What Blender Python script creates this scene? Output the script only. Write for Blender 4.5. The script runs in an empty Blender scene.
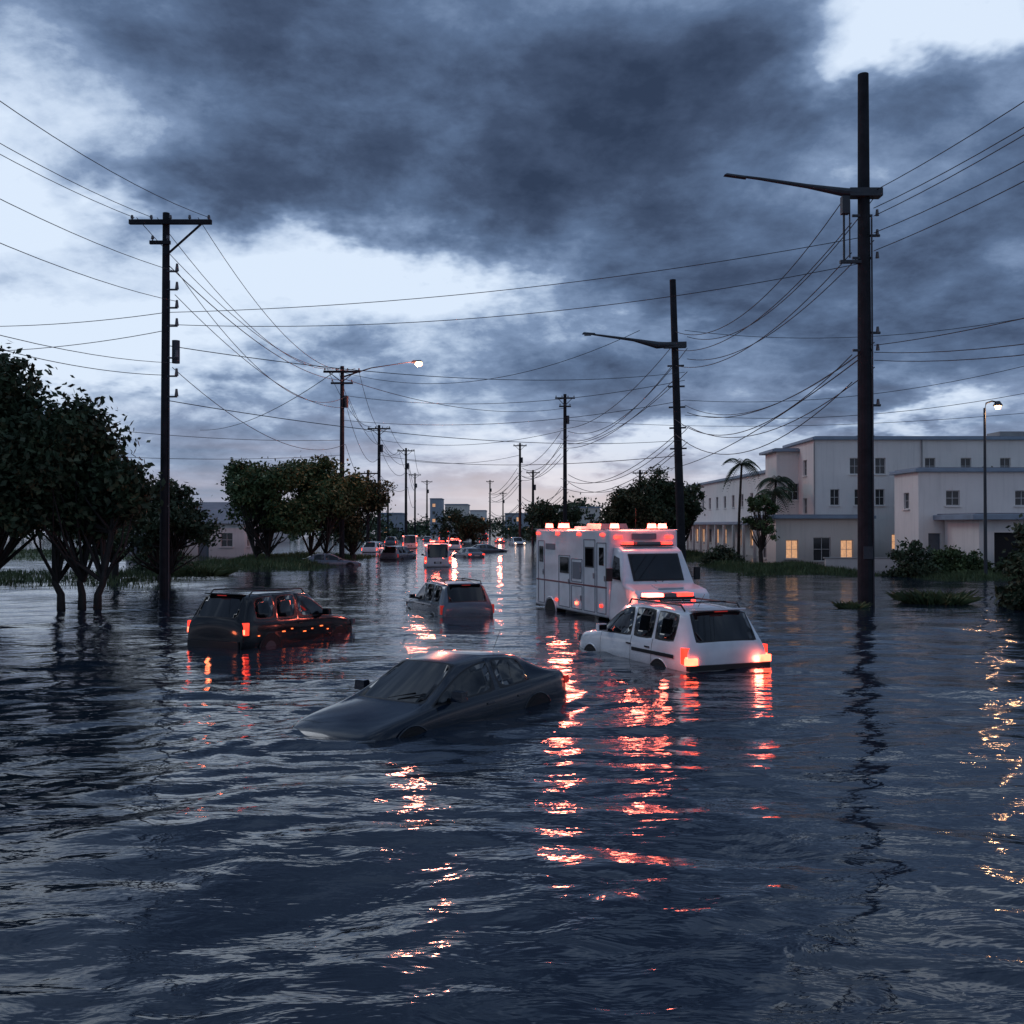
import bpy, bmesh, math, random
import numpy as np
from mathutils import Vector, Matrix
random.seed(3); rng=np.random.default_rng(5)
F=995.0; H=3.2; HY=525.0
def P(px,py): 
    d=F*H/(py-HY); return ((px-512)/F*d,d)
def lin(c):
    if isinstance(c,str):
        c=[int(c[i:i+2],16)/255 for i in (1,3,5)]
    return tuple(((v/12.92) if v<=0.04045 else ((v+0.055)/1.055)**2.4) for v in c)
scene=bpy.context.scene
COL=scene.collection
# ------------------------------------------------------------------ node DSL
class S:
    def __init__(s,nt,sock): s.nt=nt; s.k=sock
    def _m(s,op,*a,clamp=False):
        n=s.nt.nodes.new('ShaderNodeMath'); n.operation=op; n.use_clamp=clamp
        for i,v in enumerate((s,)+a):
            if isinstance(v,S): s.nt.links.new(v.k,n.inputs[i])
            else: n.inputs[i].default_value=v
        return S(s.nt,n.outputs[0])
    def __add__(s,o): return s._m('ADD',o)
    __radd__=__add__
    def __mul__(s,o): return s._m('MULTIPLY',o)
    __rmul__=__mul__
    def __sub__(s,o): return s._m('SUBTRACT',o)
    def __rsub__(s,o): return (s*-1.0)+o
    def __truediv__(s,o): return s._m('DIVIDE',o)
    def clamp(s): return s._m('ADD',0.0,clamp=True)
def nnew(nt,t,**kw):
    n=nt.nodes.new(t)
    for k,v in kw.items(): setattr(n,k,v)
    return n
def setin(nt,n,name,v):
    i=n.inputs[name]
    if isinstance(v,S): nt.links.new(v.k,i)
    else: i.default_value=v
def comb(nt,x,y,z):
    n=nnew(nt,'ShaderNodeCombineXYZ')
    for i,v in enumerate((x,y,z)):
        if isinstance(v,S): nt.links.new(v.k,n.inputs[i])
        else: n.inputs[i].default_value=v
    return S(nt,n.outputs[0])
def sep(nt,v):
    n=nnew(nt,'ShaderNodeSeparateXYZ'); nt.links.new(v.k,n.inputs[0])
    return [S(nt,n.outputs[i]) for i in range(3)]
def noise(nt,vec,scale,detail=4,rough=.5,dist=0.):
    n=nnew(nt,'ShaderNodeTexNoise'); nt.links.new(vec.k,n.inputs['Vector'])
    n.inputs['Scale'].default_value=scale; n.inputs['Detail'].default_value=detail
    n.inputs['Roughness'].default_value=rough; n.inputs['Distortion'].default_value=dist
    return S(nt,n.outputs[0])
def ramp(nt,f,stops,interp='LINEAR'):
    n=nnew(nt,'ShaderNodeValToRGB'); cr=n.color_ramp; cr.interpolation=interp
    while len(cr.elements)<len(stops): cr.elements.new(.5)
    for e,(p,c) in zip(cr.elements,stops):
        e.position=p; e.color=(c[0],c[1],c[2],1)
    nt.links.new(f.k,n.inputs[0]); return S(nt,n.outputs[0])
def mixc(nt,f,a,b,mode='MIX'):
    n=nnew(nt,'ShaderNodeMix',data_type='RGBA',blend_type=mode)
    for i,v in ((0,f),(6,a),(7,b)):
        if isinstance(v,S): nt.links.new(v.k,n.inputs[i])
        else: n.inputs[i].default_value=v if i==0 else (v[0],v[1],v[2],1)
    return S(nt,n.outputs[2])
def bump(nt,h,strength=.3,dist=.02):
    n=nnew(nt,'ShaderNodeBump'); nt.links.new(h.k,n.inputs['Height'])
    n.inputs['Strength'].default_value=strength; n.inputs['Distance'].default_value=dist
    return S(nt,n.outputs[0])
def newmat(name):
    m=bpy.data.materials.new(name); m.use_nodes=True; nt=m.node_tree
    b=nt.nodes['Principled BSDF']; return m,nt,b
def objco(nt):
    n=nnew(nt,'ShaderNodeTexCoord'); return S(nt,n.outputs['Object'])
def simple(name,col,rough=.6,var=.25,scale=3.,bmp=.2,metal=0,coat=0,spec=.5,bdist=.01):
    m,nt,b=newmat(name); co=objco(nt)
    n=noise(nt,co,scale,4,.6)
    c=ramp(nt,n,[(.3,[v*(1-var) for v in col]),(.7,[min(1,v*(1+var)) for v in col])])
    nt.links.new(c.k,b.inputs['Base Color'])
    setin(nt,b,'Roughness',(n*.3+(rough-.15)).clamp())
    b.inputs['Metallic'].default_value=metal
    b.inputs['Coat Weight'].default_value=coat; b.inputs['Coat Roughness'].default_value=.06
    b.inputs['Specular IOR Level'].default_value=spec
    if bmp>.15: nt.links.new(bump(nt,noise(nt,co,scale*8,3,.6),bmp,bdist).k,b.inputs['Normal'])
    return m
def emis(name,col,strength,base=(.1,.02,.02)):
    m,nt,b=newmat(name); co=objco(nt)
    b.inputs['Base Color'].default_value=(*base,1)
    b.inputs['Emission Color'].default_value=(*col,1)
    n=noise(nt,co,6.,1,.5)
    setin(nt,b,'Emission Strength',(n*.9+.55)*strength)
    b.inputs['Roughness'].default_value=.25
    return m
# ------------------------------------------------------------------ mesh builder
class MB:
    def __init__(s): s.v=[]; s.f=[]; s.m=[]; s.mats=[]
    def mi(s,m):
        if m not in s.mats: s.mats.append(m)
        return s.mats.index(m)
    def quad(s,pts,mat):
        b=len(s.v); s.v+= [tuple(p) for p in pts]; s.f.append(tuple(range(b,b+len(pts)))); s.m.append(s.mi(mat))
    def box(s,c,size,mat,rz=0,ry=0,rx=0,taper=(1,1),shear=0):
        sx,sy,sz=[k/2 for k in size]
        R=Matrix.Rotation(rz,3,'Z')@Matrix.Rotation(ry,3,'Y')@Matrix.Rotation(rx,3,'X')
        b=len(s.v)
        for k in (-1,1):
            tx,ty=(taper if k>0 else (1,1))
            for (i,j) in ((-1,-1),(1,-1),(1,1),(-1,1)):
                p=R@Vector((i*sx*tx+(shear if k>0 else 0),j*sy*ty,k*sz)); s.v.append((p.x+c[0],p.y+c[1],p.z+c[2]))
        mi=s.mi(mat)
        for f in ((3,2,1,0),(4,5,6,7),(0,1,5,4),(1,2,6,5),(2,3,7,6),(3,0,4,7)):
            s.f.append(tuple(b+i for i in f)); s.m.append(mi)
    def tube(s,pts,rad,mat,n=8,cap=True):
        pts=[Vector(p) for p in pts]
        if not hasattr(rad,'__len__'): rad=[rad]*len(pts)
        b=len(s.v); mi=s.mi(mat)
        for i,p in enumerate(pts):
            t=(pts[min(i+1,len(pts)-1)]-pts[max(i-1,0)])
            if t.length<1e-9: t=Vector((0,0,1))
            t.normalize()
            up=Vector((0,0,1)) if abs(t.z)<.9 else Vector((1,0,0))
            a=t.cross(up).normalized(); c=a.cross(t)
            for k in range(n):
                th=2*math.pi*k/n; q=p+(a*math.cos(th)+c*math.sin(th))*rad[i]; s.v.append(tuple(q))
        for i in range(len(pts)-1):
            for k in range(n):
                k2=(k+1)%n
                s.f.append((b+i*n+k,b+i*n+k2,b+(i+1)*n+k2,b+(i+1)*n+k)); s.m.append(mi)
        if cap:
            s.f.append(tuple(b+k for k in range(n))[::-1]); s.m.append(mi)
            e=b+(len(pts)-1)*n
            s.f.append(tuple(e+k for k in range(n))); s.m.append(mi)
    def build(s,name,parent=None,bevel=0,smooth=False,seg=2):
        me=bpy.data.meshes.new(name); me.from_pydata(s.v,[],s.f); 
        for m in s.mats: me.materials.append(m)
        me.polygons.foreach_set('material_index',s.m)
        if smooth: me.polygons.foreach_set('use_smooth',[True]*len(s.f))
        me.update()
        o=bpy.data.objects.new(name,me); COL.objects.link(o)
        if bevel:
            md=o.modifiers.new('bev','BEVEL'); md.width=bevel; md.segments=seg; md.limit_method='ANGLE'; md.angle_limit=math.radians(40)
        if parent: o.parent=parent
        return o
def empty(name,loc=(0,0,0),rz=0,rx=0,ry=0):
    e=bpy.data.objects.new(name,None); COL.objects.link(e); e.location=loc; e.rotation_euler=(rx,ry,rz); e.empty_display_size=.5; return e
def npmesh(name,verts,faces,mats,midx=None,smooth=False,parent=None):
    me=bpy.data.meshes.new(name); nv=len(verts); nf=len(faces); k=faces.shape[1]
    me.vertices.add(nv); me.vertices.foreach_set('co',verts.astype(np.float32).ravel())
    me.loops.add(nf*k); me.loops.foreach_set('vertex_index',faces.astype(np.int32).ravel())
    me.polygons.add(nf); me.polygons.foreach_set('loop_start',np.arange(0,nf*k,k,dtype=np.int32))
    try: me.polygons.foreach_set('loop_total',np.full(nf,k,dtype=np.int32))
    except Exception: pass
    for m in mats: me.materials.append(m)
    if midx is not None: me.polygons.foreach_set('material_index',midx.astype(np.int32))
    if smooth: me.polygons.foreach_set('use_smooth',np.ones(nf,dtype=bool))
    me.update(calc_edges=True)
    o=bpy.data.objects.new(name,me); COL.objects.link(o)
    if parent: o.parent=parent
    return o
# ------------------------------------------------------------------ world
w=bpy.data.worlds.new("World"); scene.world=w; w.use_nodes=True; nt=w.node_tree
bg=nt.nodes['Background']
tc=nnew(nt,'ShaderNodeTexCoord'); D=S(nt,tc.outputs['Generated']); x,y,z=sep(nt,D)
az=x._m('ARCTAN2',y); el=z._m('ARCSINE')
zz=z._m('MAXIMUM',0.0)+.30
px_=x/zz; py_=y/zz
Pv=comb(nt,px_,py_,3.1)
wn=noise(nt,Pv,3.2,5,.62); wn2=noise(nt,comb(nt,px_,py_,9.7),3.2,5,.62)
azw=az+(wn-.5)*.28; elw=el+(wn2-.5)*.17
def blob(px,py,sx,sy,amp):
    a0=math.atan((px-512)/F); e0=math.atan((HY-py)/F*math.cos(a0))
    u=(azw-a0)*(F/sx); v=(elw-e0)*(F/sy)
    return ((u*u+v*v)*-1.0)._m('EXPONENT')*amp
fb=noise(nt,Pv,2.3,8,.58,.2)
fine=noise(nt,comb(nt,px_,py_,20.),8.5,6,.64,.2)
v=(fb-.5)*1.6+(fine-.5)*.52+.45
for b in [(50,230,230,130,-.40),(200,300,130,60,-.20),(395,275,140,38,-.50),(480,262,60,22,-.20),(250,345,140,26,-.10),
          (930,5,100,30,-.78),(870,420,110,18,-.55),(560,345,160,22,-.12),(60,350,170,50,-.26),
          (60,20,90,40,.12),(140,190,70,26,.22),(420,110,330,105,.36),(290,200,100,32,.24),(860,190,280,150,.24),(640,270,130,50,.16),
          (700,385,200,26,.06),(60,382,70,12,.20),(590,452,130,24,-.62),(360,400,120,14,.12)]:
    v=v+blob(*b)
v=v.clamp()
sky=ramp(nt,v,[(0,lin('#cfddef')),(.15,lin('#bccce2')),(.27,lin('#9db0cb')),(.38,lin('#778cac')),(.58,lin('#566a89')),(.80,lin('#3f4e68')),(1,lin('#2e3b52'))])
hz=((el/.075)*(el/.075)*-1.0)._m('EXPONENT')
hn=noise(nt,comb(nt,az*3.0,el*30.0,1.0),1.6,3,.5)
hazec=ramp(nt,hn,[(.35,lin('#98a6bd')),(.62,lin('#cbc3cd'))])
cg=(((az-.04)/.18)*((az-.04)/.18)*-1.0)._m('EXPONENT')*((el/.06)*(el/.06)*-1.0)._m('EXPONENT')
sky=mixc(nt,(hz*.60).clamp(),sky,hazec)
sky=mixc(nt,(cg*.68).clamp(),sky,lin('#e8d8d4'))
ns=nnew(nt,'ShaderNodeTexSky',sky_type='NISHITA'); ns.sun_disc=False
ns.sun_elevation=math.radians(6); ns.sun_rotation=math.radians(-60)
sc=nnew(nt,'ShaderNodeVectorMath',operation='SCALE'); nt.links.new(ns.outputs[0],sc.inputs[0])
gap=(1.0-v)*.004; nt.links.new(gap.k,sc.inputs['Scale'])
tot=mixc(nt,1.0,sky,S(nt,sc.outputs[0]),'ADD')
nt.links.new(tot.k,bg.inputs['Color']); bg.inputs['Strength'].default_value=1.13
w.cycles.sampling_method='MANUAL'; w.cycles.sample_map_resolution=512
sd=bpy.data.lights.new('sun','SUN'); sd.energy=.35; sd.angle=math.radians(20); sd.color=(.88,.93,1)
so=bpy.data.objects.new('sun',sd); COL.objects.link(so)
dirv=Vector((math.sin(math.radians(-60))*math.cos(.6),math.cos(math.radians(-60))*math.cos(.6),math.sin(.6)))
so.rotation_euler=dirv.to_track_quat('Z','Y').to_euler()
# ------------------------------------------------------------------ camera
cd=bpy.data.cameras.new('camera'); cam=bpy.data.objects.new('camera',cd); COL.objects.link(cam)
cd.lens=35; cd.sensor_width=36; cd.clip_end=9000; cd.clip_start=.1
cam.location=(0,0,H); cam.rotation_euler=(math.radians(90)+math.atan(13/F),0,0); scene.camera=cam
scene.view_settings.view_transform='Standard'; scene.view_settings.look='None'; scene.view_settings.exposure=0
# ------------------------------------------------------------------ materials
M_wood=simple('weathered_pole_wood',(.024,.026,.030),.9,.35,2.,.4,spec=.15)
M_steel=simple('dark_steel',(.045,.052,.06),.55,.2,4,.1,metal=.4)
M_conc=simple('concrete',(.3,.3,.29),.8,.2,.6,.3)
M_black=simple('black_rubber',(.012,.012,.013),.6,.2,5,.1,spec=.3)
M_trim=simple('black_trim',(.010,.010,.012),.4,.15,5,.05,spec=.35)
M_insul=simple('insulator_ceramic',(.10,.09,.09),.3,.1,5,0)
M_chrome=simple('brushed_metal',(.35,.35,.37),.3,.1,5,0,metal=1)
M_wire=simple('cable_black',(.02,.02,.022),.6,.1,3,0)
M_rim=simple('wheel_alloy',(.08,.08,.09),.4,.1,5,0,metal=.6)
M_red=emis('red_beacon',(1,.045,.03),3.6,(.4,.02,.02))
M_redhot=emis('red_beacon_bright',(1,.13,.10),10,(.4,.02,.02))
M_tail=emis('tail_lamp_lit',(1,.04,.02),2.4,(.3,.01,.01))
M_tailhot=emis('tail_lamp_core',(1,.10,.05),8,(.3,.01,.01))
M_taildim=emis('tail_lamp_dim',(1,.05,.03),.22,(.25,.01,.01))
M_amber_refl=emis('amber_reflection_glow',(1,.16,.04),2.6,(.4,.1,.02))  # emissive stand-in for lamp reflections on car doors
M_lampw=emis('street_lamp_glow',(1,.50,.24),6,(.8,.7,.5))
M_headw=emis('headlight_glow',(1,.62,.4),5,(.8,.8,.8))
M_lens=simple('headlight_lens',(.10,.11,.12),.15,.1,5,0)
M_plate=simple('licence_plate',(.4,.4,.38),.5,.1,9,0)
def glassmat():
    m,nt,b=newmat('tinted_glass'); co=objco(nt)
    n=noise(nt,co,1.5,3,.5)
    c=ramp(nt,n,[(.3,(.002,.003,.004)),(.7,(.008,.010,.013))]); nt.links.new(c.k,b.inputs['Base Color'])
    b.inputs['Roughness'].default_value=.03; b.inputs['IOR'].default_value=1.5
    return m
M_glass=glassmat()
def paint(name,col,seams=(),zmax=1.05,rough=.32,metal=.3,coat=.7,water=.6,spec=.5):
    m,nt,b=newmat(name); co=objco(nt); x,y,z=sep(nt,co)
    n=noise(nt,co,1.3,4,.6); 
    c=ramp(nt,n,[(.3,[k*.82 for k in col]),(.7,[min(.9,k*1.1) for k in col])])
    dz=noise(nt,co,6.,4,.65)
    dirt=(((z*-1.0)+(water+.13)+(dz-.5)*.22)*6.0).clamp()*.6
    c=mixc(nt,dirt,c,[k*.35+.003 for k in col])
    s=None
    for x0 in seams:
        t=(x-x0)._m('ABSOLUTE')._m('LESS_THAN',.008)
        s=t if s is None else s._m('MAXIMUM',t)
    if s is not None:
        s=s*(z._m('LESS_THAN',zmax))*(z._m('GREATER_THAN',.3))*(y._m('ABSOLUTE')._m('GREATER_THAN',.55))
        c=mixc(nt,s,c,(.002,.002,.002))
    nt.links.new(c.k,b.inputs['Base Color'])
    setin(nt,b,'Roughness',(dz*.10+dirt*.12+(rough-.1)).clamp())
    b.inputs['Metallic'].default_value=metal; b.inputs['Specular IOR Level'].default_value=spec
    b.inputs['Coat Weight'].default_value=coat; b.inputs['Coat Roughness'].default_value=.03
    return m
# ------------------------------------------------------------------ cars
KINDS={
'sedan':dict(st=[(2.42,.60,.52,0,0,.0),(2.34,.80,.64,0,0,.05),(2.05,.89,.76,0,0,.06),(1.55,.91,.84,0,0,.08),(.98,.92,.91,0,0,.12),
  (.12,.92,.93,.62,1.42,.10),(-.44,.92,.94,.65,1.47,0),(-.52,.92,.94,.65,1.47,0),(-1.08,.92,.96,.63,1.43,0),(-1.30,.92,.97,.60,1.37,-.06),(-1.92,.90,1.0,0,0,-.08),(-2.28,.86,.98,0,0,-.05),(-2.42,.78,.88,0,0,-.03),(-2.45,.70,.62,0,0,0)],
  wind=(4,5),back=(9,10),side=[(4,6),(7,9)],seams=(.92,-.48,-1.30),wh=(1.48,-1.42),L=2.42,belt=.93,w=.92),
'suv':dict(st=[(2.35,.66,.62,0,0,0),(2.28,.84,.82,0,0,.04),(2.0,.92,.96,0,0,.05),(1.5,.94,1.02,0,0,.06),(1.10,.95,1.06,0,0,.08),
  (.38,.95,1.08,.73,1.69,.06),(-.28,.95,1.08,.76,1.76,0),(-.36,.95,1.08,.76,1.76,0),(-1.12,.95,1.09,.75,1.755,0),(-1.20,.95,1.09,.75,1.75,0),(-1.92,.94,1.10,.72,1.71,0),(-2.06,.94,1.10,.70,1.675,-.03),(-2.36,.90,1.08,0,0,-.05),(-2.42,.88,.92,0,0,-.04),(-2.44,.84,.60,0,0,0)],
  wind=(4,5),back=(11,12),side=[(4,6),(7,8),(9,10)],seams=(1.0,-.32,-1.16),wh=(1.45,-1.45),L=2.35,belt=1.08,w=.95),
'van':dict(st=[(2.6,.70,.66,0,0,0),(2.5,.90,.95,0,0,.04),(2.2,.97,1.10,0,0,.05),(1.9,1.0,1.2,0,0,.06),
  (1.2,1.0,1.25,.86,2.2,.05),(.4,1.0,1.25,.88,2.3,0),(.3,1.0,1.25,.88,2.3,0),(-2.3,1.0,1.25,.88,2.3,0),(-2.5,1.0,1.25,.86,2.25,-.02),(-2.6,.98,1.2,0,0,-.03),(-2.64,.96,.7,0,0,0)],
  wind=(3,4),back=(8,9),side=[(3,5)],seams=(1.5,.35),wh=(1.7,-1.6),L=2.6,belt=1.25,w=1.0),
}
def car(name,kind,xy,head,mat,depth=.5,pitch=0,roll=0,scale=1.,tail='lit',bar=False,rails=False,sub=2,wheels=True,extra=None):
    K=KINDS[kind]; rz=math.atan2(head[1],head[0])
    e=empty(name,(xy[0],xy[1],-depth),rz); e.rotation_euler=(roll,pitch,rz); e.scale=(scale,)*3
    bm=bmesh.new(); cl=bm.edges.layers.float.new('crease_edge'); cv=bm.verts.layers.float.new('crease_vert'); rows=[]
    for (X,W,zs,wr,zr,bow) in K['st']:
        pts=[(X,0,.2),(X,W*.85,.2),(X,W*.985,.34),(X,W*1.0,max(.45,min(.62,zs*.75))),(X,W*.985,zs-.10),(X,W*.935,zs)]
        if zr: pts+=[(X,wr,zr-.08),(X+bow*.25,wr*.9,zr-.025),(X+bow*.7,wr*.5,zr-.005),(X+bow,0,zr)]
        else: pts+=[(X,W*.89,zs+.02),(X+bow*.25,W*.76,zs+.035),(X+bow*.7,W*.42,zs+.05),(X+bow,0,zs+.055)]
        n=len(pts)
        L=[bm.verts.new(p) for p in pts]
        R=[L[0]]+[bm.verts.new((p[0],-p[1],p[2])) for p in pts[1:-1]]+[L[-1]]
        rows.append((L,R))
    fid={}
    for i in range(len(rows)-1):
        for sd,s in ((0,1),(1,-1)):
            a=rows[i][sd]; b=rows[i+1][sd]
            for k in range(n-1):
                vs=[a[k],a[k+1],b[k+1],b[k]]
                if s<0: vs=vs[::-1]
                fid[(i,sd,k)]=bm.faces.new(vs)
    for idx,flip in ((0,False),(-1,True)):
        L,R=rows[idx]
        for k in range(n-1):
            vs=[L[k],R[k],R[k+1],L[k+1]]; u=[]
            for q in vs:
                if q not in u: u.append(q)
            if flip: u=u[::-1]
            try: bm.faces.new(u)
            except: pass
    for f in bm.faces: f.smooth=True
    groups=[]
    for (a,b) in (K['wind'],K['back']):
        groups.append([fid[(i,sd,k)] for i in range(a,b) for sd in (0,1) for k in (7,8)])
    for (a,b) in K['side']:
        for sd in (0,1): groups.append([fid[(i,sd,5)] for i in range(a,b)])
    bmesh.ops.recalc_face_normals(bm,faces=bm.faces)
    for g in groups:
        gs=set(g)
        for vv in {q for f in g for q in f.verts}:
            if sum(1 for f in vv.link_faces if f in gs)==1: vv[cv]=.6
        r=bmesh.ops.inset_region(bm,faces=g,thickness=.03,depth=0,use_even_offset=True,use_boundary=True)
        for f in r['faces']: f.material_index=2
        for f in g: f.material_index=1
        for vv in {q for f in g for q in f.verts}:
            if sum(1 for f in vv.link_faces if f in gs)==1: vv[cv]=.9
    for ed in bm.edges:
        ms={f.material_index for f in ed.link_faces}
        if ms=={1,2}: ed[cl]=1.
        elif len(ms)>1: ed[cl]=.85
    me=bpy.data.meshes.new('body'); bm.to_mesh(me); bm.free()
    for m in (mat,M_glass,M_trim): me.materials.append(m)
    o=bpy.data.objects.new('body',me); COL.objects.link(o); o.parent=e
    md=o.modifiers.new('s','SUBSURF'); md.levels=sub; md.render_levels=sub
    d=MB(); wd=K['w']; bz=K['belt']; L=K['L']
    back=-(L+.05) if kind!='sedan' else -2.44
    if wheels:
      for wx in K['wh']:
        for s in (1,-1):
            d.tube([(wx,s*(wd-.20),.34),(wx,s*(wd+.002),.34)],.40,M_black,24)
            d.tube([(wx,s*(wd-.22),.33),(wx,s*(wd+.010),.33)],.345,M_black,24)
            d.tube([(wx,s*(wd-.1),.33),(wx,s*(wd+.018),.33)],.22,M_rim,16)
            arc=[(wx+.41*math.cos(t),s*(wd-.006),.34+.41*math.sin(t)) for t in np.linspace(0,math.pi,18)]
            d.tube(arc,.014,mat,6)
    ws=K['st'][K['wind'][0]][0]
    for s in (1,-1):
        d.box((ws-.38,s*(wd+.10),bz+.10),(.14,.22,.15),mat,taper=(.8,.9))
        d.box((ws-.455,s*(wd+.10),bz+.10),(.01,.18,.11),M_glass)
        d.box((ws-.38,s*(wd-.02),bz+.04),(.07,.16,.05),M_trim)
        for hx in ((-.25,-1.0) if kind!='van' else (.55,)):
            d.box((hx,s*(wd-.012),bz-.15),(.17,.035,.03),M_trim if kind!='sedan' else M_rim)
    Mt={'lit':M_tail,'dim':M_taildim}[tail]
    if kind=='sedan':
        for s in (1,-1):
            d.box((-2.37,s*.70,.82),(.12,.26,.13),Mt)
            d.box((2.20,s*.70,.64),(.26,.24,.08),M_lens,rz=-s*.45)
        d.box((-2.46,0,.72),(.02,.52,.13),M_plate)
        d.box((2.36,0,.50),(.1,.8,.13),M_trim)
        d.box((-2.38,0,.42),(.16,1.4,.16),mat)
        for s in (1,-1):
            d.tube([(1.04,s*.1+.1,.985),(.86,s*.1+.50,1.07)],.010,M_trim,5)
    else:
        h=bz-.20
        for s in (1,-1):
            d.box((back+.10,s*(wd-.085),h),(.14,.13,.30 if kind=='suv' else .5),Mt)
            if tail=='lit': d.box((back+.022,s*(wd-.085),h-.07),(.02,.11,.12),M_tailhot)
            d.box((L-.12,s*(wd-.22),bz-.26),(.22,.26,.16),M_lens,rz=-s*.3)
        d.box((back+.01,0,.47),(.20,1.62,.20),M_trim)
        d.box((back+.02,0,.86),(.03,.56,.16),M_trim); d.box((back+.0,0,.86),(.02,.34,.13),M_plate)
        d.box((back+.035,0,.97),(.03,.9,.03),M_chrome)
        if kind=='suv':
            d.tube([(back+.10,.02,bz+.07),(back+.16,.32,bz+.17)],.009,M_trim,5)
            d.box((-2.07,0,1.70),(.24,1.14,.03),mat,ry=.12)
            d.box((-2.19,0,1.675),(.015,.3,.02),M_taildim)
        d.box((L-.03,0,.66),(.08,1.0,.24),M_trim)
    zr=max(k[4] for k in K['st'])
    if rails:
        for s in (1,-1):
            d.tube([(.22,s*.64,zr-.06),(.12,s*.64,zr+.045),(-1.80,s*.64,zr+.03),(-1.92,s*.63,zr-.08)],.02,M_trim,6)
        for xx in (-.3,-1.4): d.box((xx,0,zr+.045),(.05,1.28,.025),M_trim)
    d.tube([(-1.2 if kind=='sedan' else -1.7,.2,zr-.03),(-1.38 if kind=='sedan' else -1.95,.2,zr+.24)],.006,M_trim,4)
    if bar:
        d.box((-.25,0,zr+.07),(.30,1.15,.05),M_trim)
        d.box((-.25,.0,zr+.13),(.26,.30,.08),M_lens)
        d.box((-.25,.36,zr+.13),(.26,.38,.08),M_redhot)
        d.box((-.25,-.36,zr+.13),(.26,.38,.08),M_red)
    if extra: extra(d,K,back)
    d.build('fittings',e,bevel=.012)
    return e
def plight(name,loc,energy,col=(1,.16,.10),rad=.12,parent=None):
    l=bpy.data.lights.new(name,'POINT'); l.energy=energy; l.color=col; l.shadow_soft_size=rad
    o=bpy.data.objects.new(name,l); COL.objects.link(o); o.location=loc
    if parent: o.parent=parent
    return o
PA=paint('sedan_paint',(.004,.011,.023),(.92,-.48,-1.30),.95,.22,0,.5,.62,.22)
PB=paint('dark_suv_paint',(.003,.004,.006),(1.0,-.32,-1.16),1.1,.20,0,.4,.5,.25)
PC=paint('white_suv_paint',(.70,.72,.74),(1.0,-.32,-1.16),1.1,.3,.0,.7,.62)
PD=paint('silver_paint',(.09,.11,.14),(1.0,-.32,-1.16),1.1,.3,.3,.7,.65)
PE=paint('white_van_paint',(.5,.51,.53),(1.5,.35),1.3,.35,0)
PF=paint('grey_paint',(.10,.12,.15),(.92,-.48,-1.30),.95,.3,.3)
c1=car('flooded_sedan','sedan',(-1.28,17.15),(-.62,-.785),PA,depth=.66,pitch=.03,roll=.012,tail='dim',scale=1.10)
def refl_and_tail(d,K,back):
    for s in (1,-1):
        for i,xx in enumerate((-1.9,-.95,-.62,-.1,.22,.62,.9)): d.box((xx,s*.957,.70+.05*(i%3)),(.07+.05*(i%2),.012,.025),M_amber_refl)  # added glowing strips imitate orange lamp reflections along the doors
        d.box((back+.02,s*.6,.66),(.04,.18,.05),M_tail)
c2=car('flooded_dark_suv','suv',(-6.65,28.3),(.44,.9),PB,depth=.50,pitch=.03,rails=True,scale=1.06,extra=refl_and_tail)
def pol(d,K,back):
    for i,xx in enumerate((-.42,-.30,-.19,-.08,.03,.14,.26)):
        d.box((back+.038,xx,1.045),(.012,.075,.055),M_trim,rz=0)
    d.box((back-.03,0,.66),(.12,1.8,.10),M_trim)
    for s in (1,-1): 
        d.box((back-.02,s*.82,.78),(.10,.24,.13),M_tailhot)
        d.box((-1.2,s*.952,.84),(1.6,.012,.07),M_trim)
c3=car('police_suv','suv',(3.70,24.6),(-.38,.925),PC,depth=.72,pitch=.012,scale=1.17,bar=True,rails=True,extra=pol)
c4=car('station_wagon','suv',(-2.45,37.3),(-.36,.93),PD,depth=.72,pitch=.01,tail='dim',scale=1.06,rails=True)
plight('beacon_light',(3.7,24.5,1.95),16)
plight('tail_light_glow',(3.25,21.3,.22),11,rad=.10); plight('tail_light_glow',(5.5,22.2,.22),11,rad=.10)
plight('tail_light_glow',(-7.75,25.4,.42),3.5,(1,.2,.08),.06)
def far(name,kind,px,py,head,mat,tail='lit',bar=False,d=.5,**k):
    X,Y=P(px,py); return car(name,kind,(X,Y),head,mat,depth=d,sub=1,tail=tail,bar=bar,**k)
def beac(d,K,back):
    zr=max(k[4] for k in K['st'])
    for s in (1,-1):
        d.box((back-.02,s*(K['w']-.1),zr-.12),(.08,.18,.12),M_redhot)
def headl(d,K,back):
    for s in (1,-1): d.box((K['L']+.0,s*(K['w']-.22),K['belt']-.26),(.1,.22,.16),M_headw)
far('flooded_sedan','sedan',331,565,(.97,.2),PF,'dim')
far('emergency_van','van',437,566,(-.1,1),PE,'lit',True,extra=beac)
far('flooded_suv','suv',399,559,(.3,1),PD,'dim')
far('flooded_suv','suv',376,552,(.2,1),PC,'lit')
far('flooded_sedan','sedan',468,557,(-.4,.9),PF,'lit')
far('flooded_van','van',410,548,(-.1,1),PE,'lit',extra=beac)
far('flooded_sedan','sedan',487,552,(.9,.5),PF,'dim')
far('emergency_suv','suv',455,549,(0,1),PC,'lit',True,extra=beac)
far('flooded_sedan','sedan',500,543,(0,1),PF,'lit')
far('flooded_sedan','sedan',428,541,(0,1),PF,'lit')
far('flooded_suv','suv',517,545,(.2,-1),PC,'dim',extra=headl)
far('emergency_suv','suv',484,540,(0,1),PB,'lit',True,extra=beac)
far('emergency_van','van',446,541,(.1,1),PE,'lit',True,extra=beac)
far('flooded_suv','suv',392,544,(0,1),PF,'lit')
def pw(px,py,z): 
    X,Y=P(px,py); return (X,Y-1.0,z)
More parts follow.
